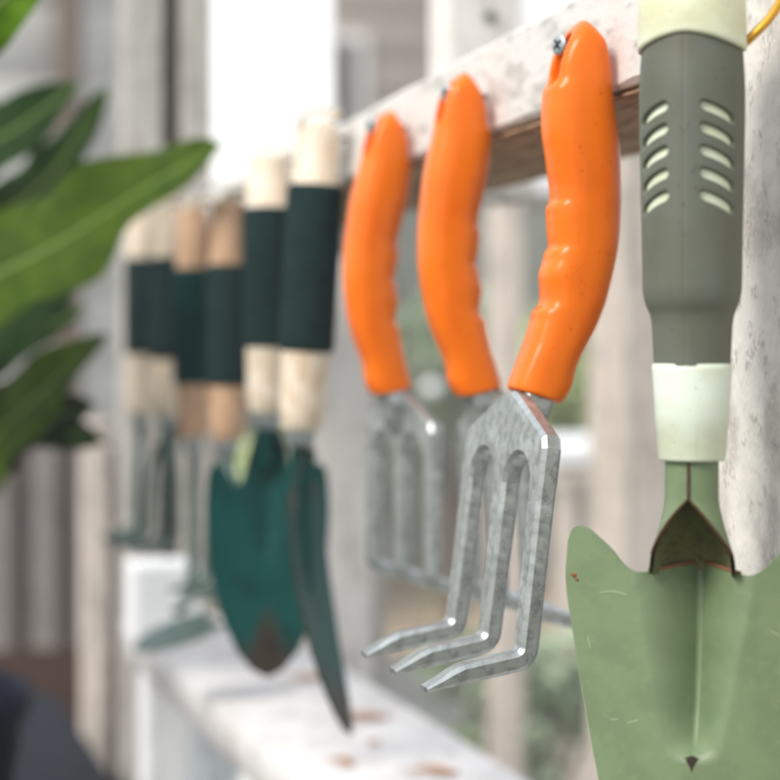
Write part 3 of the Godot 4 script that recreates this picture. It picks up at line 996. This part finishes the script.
func hoe(label: String, at: Vector3, len: float, cuts: Array, r: float, wood: Material, foam: Material, yaw: float) -> Node3D:
	var t := thing("hand_hoe", label, "hand hoe", at)
	wooden_handle(t, len, cuts, r, wood, foam)
	var y0 := -len - 0.006
	var p := spline([Vector3(0, y0 + 0.003, 0), Vector3(0, y0 - 0.03, 0), Vector3(0, y0 - 0.085, 0.001), Vector3(0, y0 - 0.104, 0.004), Vector3(0, y0 - 0.112, 0.014)], 5)
	part("shank", tube(p, 0.0038, 12), M.grey_green, t)
	var rows := []
	for i in 21:
		var k := i / 20.0
		var row := PackedVector3Array()
		var w := 0.030 * sqrt(maxf(0.002, 1.0 - pow(2.0 * k - 0.9, 2.0) / 1.25))
		for j in 17:
			var s := j / 8.0 - 1.0
			row.append(Vector3(s * w, y0 - 0.1155 - 0.020 * k - 0.006 * (1.0 - s * s) * (1.0 - k), -0.020 + 0.062 * k))
		rows.append(row)
	part("blade", sheet(rows, 0.0014), M.grey_green, t)
	t.rotation.y = yaw
	return t

func wooden_tools():
	var std := [0.197, 0.744]
	wooden_trowel("cream wood and dark green gripped trowel seen edge-on, nearest the orange forks", Vector3(-0.979, 1.3657, 0.0155), 0.1535, std, 0.0130, M.cream_wood, M.foam, 0.119, 0.022, -0.47, Vector2(-0.06, 0.0), -0.003, -0.034)
	wooden_trowel("cream wood handled trowel showing its broad teal blade to the front, tip stained brown", Vector3(-1.103, 1.3627, 0.0155), 0.145, [0.206, 0.747], 0.0130, M.cream_wood, M.foam, 0.116, 0.022, deg_to_rad(76.0), Vector2(0, 0))
	claw("tan wood handled cultivator just behind the broad teal trowel", Vector3(-1.225, 1.3463, 0.0150), 0.149, [0.27, 0.775], 0.0122, M.tan_wood, M.foam, deg_to_rad(10.0), 0.085)
	hoe("tan wood hand hoe with bright teal grip and flat grey green blade at its foot", Vector3(-1.349, 1.351, 0.0150), 0.157, [0.27, 0.77], 0.0122, M.tan_wood, M.foam_teal, deg_to_rad(20.0))
	claw("pale wood cultivator with black green grip, between the teal gripped hoe and the last tool", Vector3(-1.464, 1.3595, 0.0150), 0.154, [0.245, 0.73], 0.0120, M.cream_wood, M.foam, deg_to_rad(15.0), 0.088)
	claw("pale wood cultivator at the far end of the row beside the big leaves", Vector3(-1.592, 1.3628, 0.0150), 0.160, [0.225, 0.70], 0.0120, M.cream_wood, M.foam, deg_to_rad(-5.0), 0.090)

# ------------------------------------------------------------------ big leaved plant on the left
func big_leaf(t: Node3D, pts: Array, width: float, face: Vector3, m: Material, fold := 0.25, wav := 0.20, shape := 0.75):
	var ax := spline(pts, 8)
	var rows := []
	var n := ax.size() - 1
	for i in n + 1:
		var k := float(i) / n
		var dir: Vector3 = (ax[mini(i + 1, n)] - ax[maxi(i - 1, 0)]).normalized()
		var side := dir.cross(face).normalized()
		var nrm := side.cross(dir).normalized()
		var w := width * 0.5 * pow(sin(PI * pow(clampf(k, 0.004, 0.998), shape)), 0.8)
		var row := PackedVector3Array()
		for j in 13:
			var s := j / 6.0 - 1.0
			var edge := wav * w * sin(k * 19.0 + s * 2.0 + pts[0].x * 40.0) * s * s
			row.append(ax[i] + side * s * w + nrm * (fold * absf(s) * w - 0.35 * fold * s * s * w + edge + 0.035 * w * sin(k * 62.0 - absf(s) * 6.0) * absf(s) * (1.0 - 0.6 * absf(s))))
		rows.append(row)
	var l := part("leaf", sheet(rows, 0.0006), m, t)
	var rib := []
	var rr := []
	for i in n + 1:
		rib.append(ax[i])
		rr.append(lerpf(0.0024, 0.0009, float(i) / n))
	part("midrib", tube(rib, rr, 8), M.rib, l)

func leafy_plant():
	var c := Vector3(-1.50, 0.89, 0.205)
	var pot := thing("plant_pot", "dark navy pot on the slate table at the lower left", "plant pot", c)
	part("pot", lathe([[0.0, 0.070], [0.003, 0.073], [0.095, 0.090], [0.098, 0.095], [0.116, 0.096], [0.118, 0.094], [0.114, 0.088], [0.10, 0.086]], 48), M.navy, pot)
	part("potting_soil", lathe([[0.095, 0.086], [0.104, 0.084], [0.108, 0.03]], 32), M.brown, pot)
	var t := thing("leafy_plant", "potted plant with large glossy green leaves beside the far end of the rail", "plant", c + Vector3(0, 0.108, 0))
	var o := t.position
	var stem_top := Vector3(-1.42, 1.40, 0.27) - o
	part("stem", tube(spline([Vector3(0, -0.02, 0), Vector3(0.02, 0.14, 0.04), Vector3(0.05, 0.28, 0.06), stem_top], 6), [0.0075], 10) if false else tube(spline([Vector3(0, -0.02, 0), Vector3(0.02, 0.14, 0.04), Vector3(0.05, 0.28, 0.06), stem_top], 1), [0.0085, 0.008, 0.0065, 0.005], 10), M.rib, t)
	var up := Vector3(0.55, 0.65, 0.5).normalized()
	var leaves := [
		[[Vector3(-1.395, 1.258, 0.235), Vector3(-1.327, 1.290, 0.172), Vector3(-1.290, 1.322, 0.111), Vector3(-1.245, 1.353, 0.065), Vector3(-1.183, 1.376, 0.027)], 0.088, Vector3(0.75, 0.45, 0.5), M.leaf, 0.2],
		[[Vector3(-1.05, 1.39, 0.24), Vector3(-1.021, 1.407, 0.198), Vector3(-0.994, 1.424, 0.170), Vector3(-0.985, 1.445, 0.150)], 0.040, Vector3(0.8, -0.3, 0.45), M.leaf_bright, 0.15],
		[[Vector3(-1.484, 1.36, 0.20), Vector3(-1.462, 1.388, 0.165), Vector3(-1.436, 1.408, 0.130), Vector3(-1.405, 1.440, 0.085)], 0.070, Vector3(0.8, 0.3, 0.5), M.leaf_dark, 0.2],
		[[Vector3(-1.53, 1.335, 0.160), Vector3(-1.505, 1.365, 0.115), Vector3(-1.485, 1.398, 0.085), Vector3(-1.462, 1.446, 0.058)], 0.046, Vector3(0.8, 0.2, 0.5), M.leaf_dark, 0.2],
		[[Vector3(-1.431, 1.235, 0.200), Vector3(-1.425, 1.262, 0.150), Vector3(-1.40, 1.298, 0.105), Vector3(-1.360, 1.328, 0.066)], 0.058, Vector3(0.8, 0.35, 0.45), M.leaf_dark, 0.2],
		[[Vector3(-1.46, 1.135, 0.205), Vector3(-1.430, 1.175, 0.160), Vector3(-1.396, 1.219, 0.118), Vector3(-1.342, 1.263, 0.074)], 0.078, Vector3(0.7, 0.5, 0.5), M.leaf, 0.2],
		[[Vector3(-1.55, 1.20, 0.21), Vector3(-1.52, 1.204, 0.155), Vector3(-1.495, 1.198, 0.110), Vector3(-1.463, 1.186, 0.061)], 0.056, Vector3(0.8, 0.4, 0.3), M.leaf_dark, 0.2],
		[[Vector3(-1.52, 1.15, 0.22), Vector3(-1.47, 1.185, 0.150), Vector3(-1.44, 1.20, 0.115), Vector3(-1.40, 1.215, 0.075)], 0.065, Vector3(0.8, 0.4, 0.3), M.leaf_dark, 0.2],
		[[Vector3(-1.52, 1.215, 0.20), Vector3(-1.50, 1.242, 0.155), Vector3(-1.48, 1.26, 0.12), Vector3(-1.45, 1.285, 0.075)], 0.040, Vector3(0.8, 0.2, 0.5), M.leaf_dark, 0.2]]
	for q in leaves:
		var pts := []
		for p in q[0]: pts.append(p - o)
		big_leaf(t, pts, q[1], q[2].normalized(), q[3], q[4])
		# petiole back to the stem
		var b: Vector3 = pts[0]
		var k := clampf((b.y + 0.02) / 0.42, 0.05, 0.98)
		var s := Vector3(0, -0.02, 0).lerp(stem_top, k) + Vector3(0.01, 0, 0.02) * sin(k * PI)
		part("petiole", tube(spline([s, s.lerp(b, 0.5) + Vector3(0, 0.012, 0), b], 4), 0.0022, 8), M.rib, t)
	var tb := thing("potting_table", "dark slate topped table under the navy pot, its edge along the wall", "table", Vector3(-1.68, 0, 0.263))
	part("table_top", bar(Vector3(0.96, 0.035, 0.48), 0.003), M.slate, tb, Vector3(0, 0.855, 0))
	for q in [[-0.44, -0.20], [0.44, -0.20], [-0.44, 0.20], [0.44, 0.20]]:
		part("leg", bar(Vector3(0.05, 0.854, 0.05), 0.003), M.slate, tb, Vector3(q[0], 0, q[1]))

# ------------------------------------------------------------------ what stands beyond the frame
func foliage(n: int, size: Vector3, leaf: float, sd: int, clumps := 14) -> ArrayMesh:
	var r := RandomNumberGenerator.new()
	r.seed = sd
	var st := new_st()
	st.set_smooth_group(-1)
	var cs := []
	for k in clumps:
		var d := Vector3(r.randfn(), r.randfn(), r.randfn()).normalized() * pow(r.randf(), 0.4)
		cs.append([Vector3(d.x, absf(d.y) * 0.9 + 0.05 if d.y < -0.4 else d.y, d.z) * size * 0.40, 0.22 + 0.16 * r.randf()])
	for i in n:
		var c = cs[r.randi() % clumps]
		var d := Vector3(r.randfn(), r.randfn(), r.randfn()).normalized() * pow(r.randf(), 0.35)
		var p: Vector3 = c[0] + d * size * c[1] * 0.62
		var b := Basis.from_euler(Vector3(r.randf_range(-1.0, 0.6), r.randf() * TAU, r.randf_range(-0.6, 0.6)))
		var l := leaf * r.randf_range(0.6, 1.25)
		var a := p + b * Vector3(0, 0, -l)
		var e := p + b * Vector3(l * 0.42, l * 0.08, 0)
		var f := p + b * Vector3(0, -l * 0.15, l)
		var g := p + b * Vector3(-l * 0.42, l * 0.08, 0)
		tri(st, a, e, f); tri(st, a, f, g)
	return done(st)

func shrub(label: String, at: Vector3, size: Vector3, m: Material, n: int, leaf: float, sd: int, stem_h: float, group := "shrubs beyond the frame", called := "shrub"):
	var t := thing(called, label, called.replace("_", " "), at, group)
	part("crown", foliage(n, size, leaf, sd), m, t, Vector3(0, stem_h + size.y * 0.42, 0))
	var top := Vector3(0.02, stem_h + size.y * 0.4, 0.01)
	part("trunk", tube([Vector3.ZERO, Vector3(0.01, stem_h * 0.5, 0), top], [0.03 * size.x + 0.012, 0.022 * size.x + 0.01, 0.008], 10), M.bark, t)
	for k in 5:
		var a := k * 1.27 + sd
		part("limb", tube([Vector3(0.01, stem_h * (0.55 + 0.09 * k), 0), Vector3(cos(a) * size.x * 0.16, stem_h * 0.8 + size.y * 0.25, sin(a) * size.z * 0.16), Vector3(cos(a) * size.x * 0.30, stem_h + size.y * (0.35 + 0.06 * k), sin(a) * size.z * 0.30)], [0.012 + 0.008 * size.x, 0.010, 0.004], 8), M.bark, t)

func garden():
	# posts of the plot behind
	var p := thing("timber_post", "beige square timber post blurred behind the near orange fork and green trowel", "post", Vector3(-2.052, 0, -0.592))
	part("shaft", bar(Vector3(0.066, 2.5, 0.066), 0.003, 0.001, 30), M.beige, p)
	part("post_cap", bar(Vector3(0.085, 0.02, 0.085), 0.003), M.beige, p, Vector3(0, 2.5, 0))
	p.rotation.y = 0.25
	p = thing("timber_post", "slim pale timber post seen between the two right-hand orange forks", "post", Vector3(-3.32, 0, -0.88))
	part("shaft", bar(Vector3(0.05, 2.0, 0.05), 0.003), M.beige, p)
	part("post_cap", bar(Vector3(0.065, 0.015, 0.065), 0.003), M.beige, p, Vector3(0, 2.0, 0))
	p = thing("timber_post", "low peach coloured timber post under the leaves at the far left", "post", Vector3(-2.21, 0, -0.025))
	part("shaft", bar(Vector3(0.028, 1.17, 0.028), 0.002), M.beige, p)
	part("post_cap", bar(Vector3(0.034, 0.008, 0.034), 0.002), M.beige, p, Vector3(0, 1.17, 0))
	# garden house
	var s := thing("garden_house", "tall beige boarded garden house far behind the rail", "garden house", Vector3(-13.5, 0, -3.35))
	for k in 15:
		part("board", plank(Vector3(1.56, 0.298, 0.03), 0.006), M.shed, s, Vector3(0.0, 0.15 + k * 0.3, 0.78)).rotation.y = PI / 2
		part("board", plank(Vector3(2.4, 0.298, 0.03), 0.006), M.shed, s, Vector3(-2.42, 0.15 + k * 0.3, 0.795))
	part("inner_wall", bar(Vector3(2.3, 4.5, 1.5), 0.01), M.shed, s, Vector3(-1.2, 0, 0.0))
	var wd := part("window", bar(Vector3(0.05, 0.75, 0.62), 0.008), M.post_paint, s, Vector3(0.03, 2.75, 0.33))
	part("pane", bar(Vector3(0.02, 0.60, 0.48), 0.004), M.roof, wd, Vector3(0.022, 0.075, 0))
	var rf := part("roof", plank(Vector3(3.0, 0.10, 2.2), 0.01), M.roof, s, Vector3(-2.7, 4.56, 0))
	rf.rotation.z = 0.0
	var gw := thing("garden_wall", "pale rendered garden wall along the back of the plot", "wall", Vector3(-11.2, 0, -4.0))
	part("rendering", bar(Vector3(0.2, 2.15, 14.0), 0.02, 0.01, 20), M.render_wall, gw)
	part("coping", bar(Vector3(0.28, 0.07, 14.1), 0.01), M.shed, gw, Vector3(0, 2.153, 0))
	var gh := thing("boarded_house", "pale grey boarded house seen between the big leaves at the upper left", "house", Vector3(-8.4, 0, 0.02))
	for k in 13:
		part("board", plank(Vector3(1.9, 0.298, 0.03), 0.006), M.picket_pale, gh, Vector3(0.0, 0.15 + k * 0.3, 0.95)).rotation.y = PI / 2
	part("corner_post", bar(Vector3(0.10, 4.0, 0.10), 0.008), M.picket_pale, gh, Vector3(0.01, 0, -1.0))
	part("downpipe", tube([Vector3(0.09, 0.0, -0.70), Vector3(0.09, 3.9, -0.70)], 0.055, 14), M.bark, gh)
	part("inner_wall", bar(Vector3(2.0, 3.9, 1.85), 0.01), M.shed, gh, Vector3(-1.05, 0, 0.0))
	part("roof", bar(Vector3(2.6, 0.10, 2.4), 0.01), M.roof, gh, Vector3(-1.0, 4.02, 0.0))
	# white trestle
	var tr := thing("garden_table", "bright white topped garden table far behind the near fork", "table", Vector3(-4.70, 0, -1.53))
	part("table_top", bar(Vector3(0.5, 0.05, 0.30), 0.006), M.white_paint, tr, Vector3(0, 0.99, 0))
	part("apron", bar(Vector3(0.46, 0.05, 0.26), 0.004), M.beige, tr, Vector3(0, 0.938, 0))
	for q in [[-0.2, -0.1], [0.2, -0.1], [-0.2, 0.1], [0.2, 0.1]]:
		part("leg", bar(Vector3(0.04, 0.937, 0.04), 0.003), M.beige, tr, Vector3(q[0], 0, q[1]))
	shrub("low grey green bush behind the tines of the near fork", Vector3(-4.1, 0, -1.18), Vector3(0.55, 0.55, 0.55), M.bush_dark, 1300, 0.035, 21, 0.20)
	shrub("grey green bush behind the middle orange fork", Vector3(-8.2, 0, -2.3), Vector3(1.1, 0.9, 1.1), M.bush_dark, 1500, 0.06, 22, 0.75)
	shrub("pale yellow green bush behind the white garden table", Vector3(-6.0, 0, -2.05), Vector3(0.7, 0.7, 0.7), M.bush_pale, 1300, 0.05, 23, 0.75)
	shrub("small yellow flowering bush behind the tines of the pale cultivators", Vector3(-2.9, 0, -0.34), Vector3(0.26, 0.3, 0.26), M.bush_pale, 900, 0.022, 25, 0.85)
	var bl := [["white ball on a tall stalk, added as a bokeh highlight behind the middle orange fork's ferrule", Vector3(-4.6, 0, -1.13), 1.17], ["white ball on a tall stalk, added as a bokeh highlight left of the near orange fork's grip", Vector3(-4.72, 0, -1.36), 1.305]]
	for q in bl:  # white balls on stalks, added to make bokeh highlights in the blurred background
		var fl := thing("bokeh_prop", q[0], "bokeh_prop", q[1], "white balls added as bokeh highlights beyond the frame")
		var sz: float = 0.008 if q[1].x > -3.0 else 0.020
		part("stalk", tube([Vector3.ZERO, Vector3(0.01, q[2] * 0.5, 0.01), Vector3(0, q[2], 0)], 0.003, 8), M.rib, fl)
		part("bokeh_ball", lathe([[q[2] - sz, sz * 0.2], [q[2] - sz * 0.8, sz * 0.65], [q[2] - sz * 0.2, sz], [q[2] + sz * 0.4, sz * 0.9], [q[2] + sz * 0.8, sz * 0.5], [q[2] + sz * 0.9, sz * 0.1]], 14), M.white_paint, fl)
	for i in 6:
		shrub(["broad hedge shrub at the back of the plot, left end of the line", "hedge shrub second from the left at the back of the plot", "hedge shrub in the middle of the line at the back of the plot", "taller hedge shrub right of the middle at the back of the plot", "hedge shrub second from the right at the back of the plot", "hedge shrub at the right end of the line at the back"][i], Vector3(-10.0 + 0.3 * sin(i * 2.1), 0, 0.6 - i * 1.5), Vector3(1.2, 0.8 + 0.3 * sin(i * 1.7), 1.2), M.bush_dark if i % 2 == 0 else M.bush, 1300, 0.08, 40 + i, 0.25, "hedge shrubs at the back of the plot")
	# picket fence on the left
	var f := thing("picket_fence", "weathered grey picket fence with dark gaps at the far left", "fence", Vector3(-5.06, 0, -0.5))
	for k in 16:
		part("picket", bar(Vector3(0.02, 1.06 + 0.02 * sin(k * 2.3), 0.066), 0.004, 0.002, 8), M.picket, f, Vector3(0.02, 0.02, -0.2 + k * 0.112))
	for y in [0.3, 0.85]:
		var r := part("fence_rail", plank(Vector3(1.9, 0.07, 0.03), 0.004), M.brown, f, Vector3(-0.008, y, -0.28))
		r.rotation.y = -PI / 2
	var bd := thing("backing_boards", "dark brown board wall standing behind the grey picket fence", "board wall", Vector3(-5.5, 0, -0.5))
	for k in 12:
		part("board", bar(Vector3(0.02, 1.0, 0.146), 0.003), M.brown, bd, Vector3(0, 0, -0.2 + k * 0.15))
	# raised bed
	var rb := thing("raised_bed", "dark brown timber raised bed beyond the end of the wall", "raised bed", Vector3(-3.0, 0, 0.10))
	for k in 4:
		part("board", plank(Vector3(0.9, 0.19, 0.04), 0.006), M.brown_lying, rb, Vector3(-0.45, 0.10 + k * 0.195, -0.28))
		part("board", plank(Vector3(0.9, 0.19, 0.04), 0.006), M.brown_lying, rb, Vector3(-0.45, 0.10 + k * 0.195, 0.28))
		var e := part("board", plank(Vector3(0.516, 0.19, 0.04), 0.006), M.brown_lying, rb, Vector3(0.43, 0.10 + k * 0.195, 0.258))
		e.rotation.y = PI / 2
	part("bed_soil", bar(Vector3(0.84, 0.03, 0.51), 0.004), M.brown, rb, Vector3(-0.02, 0.72, 0))

# ------------------------------------------------------------------ scraps on the sill
func small_things():
	var spots := [[-1.245, -0.080, 0.015, 1.45, "curled brown leaf scrap on the sill just right of the edge-on trowel's tip"], [-1.405, -0.082, 0.014, 1.7, "brown leaf scrap on the sill behind the tip of the broad teal blade"], [-1.072, -0.075, 0.012, 1.3, "brown leaf scrap in the middle of the sill, nearest the camera"], [-1.11, -0.030, 0.008, 0.6, "small leaf scrap near the front edge of the sill"], [-1.16, -0.062, 0.006, 2.4, "tiny leaf scrap on the sill between two larger brown ones"]]
	for q in spots:
		var t := thing("leaf_scrap", q[4], "dry leaf", Vector3(q[0], SILL_Y + 0.0015, q[1]), "dry leaf scraps on the sill")
		var rows := []
		for i in 9:
			var k := i / 8.0
			var row := PackedVector3Array()
			for j in 5:
				var s := j / 2.0 - 1.0
				row.append(Vector3((k - 0.5) * q[2] * 2.0, 0.0015 * s * s + 0.0010 * sin(k * 5.0), s * q[2] * 0.55 * sin(PI * clampf(k, 0.03, 0.97))))
			rows.append(row)
		part("dry_blade", sheet(rows, 0.0004), M.dry, t)
		part("dry_stalk", tube([Vector3(-q[2], 0.002, 0), Vector3(-q[2] * 1.4, 0.0012, 0.002)], 0.0005, 6), M.dry, t)
		t.rotation.y = q[3]
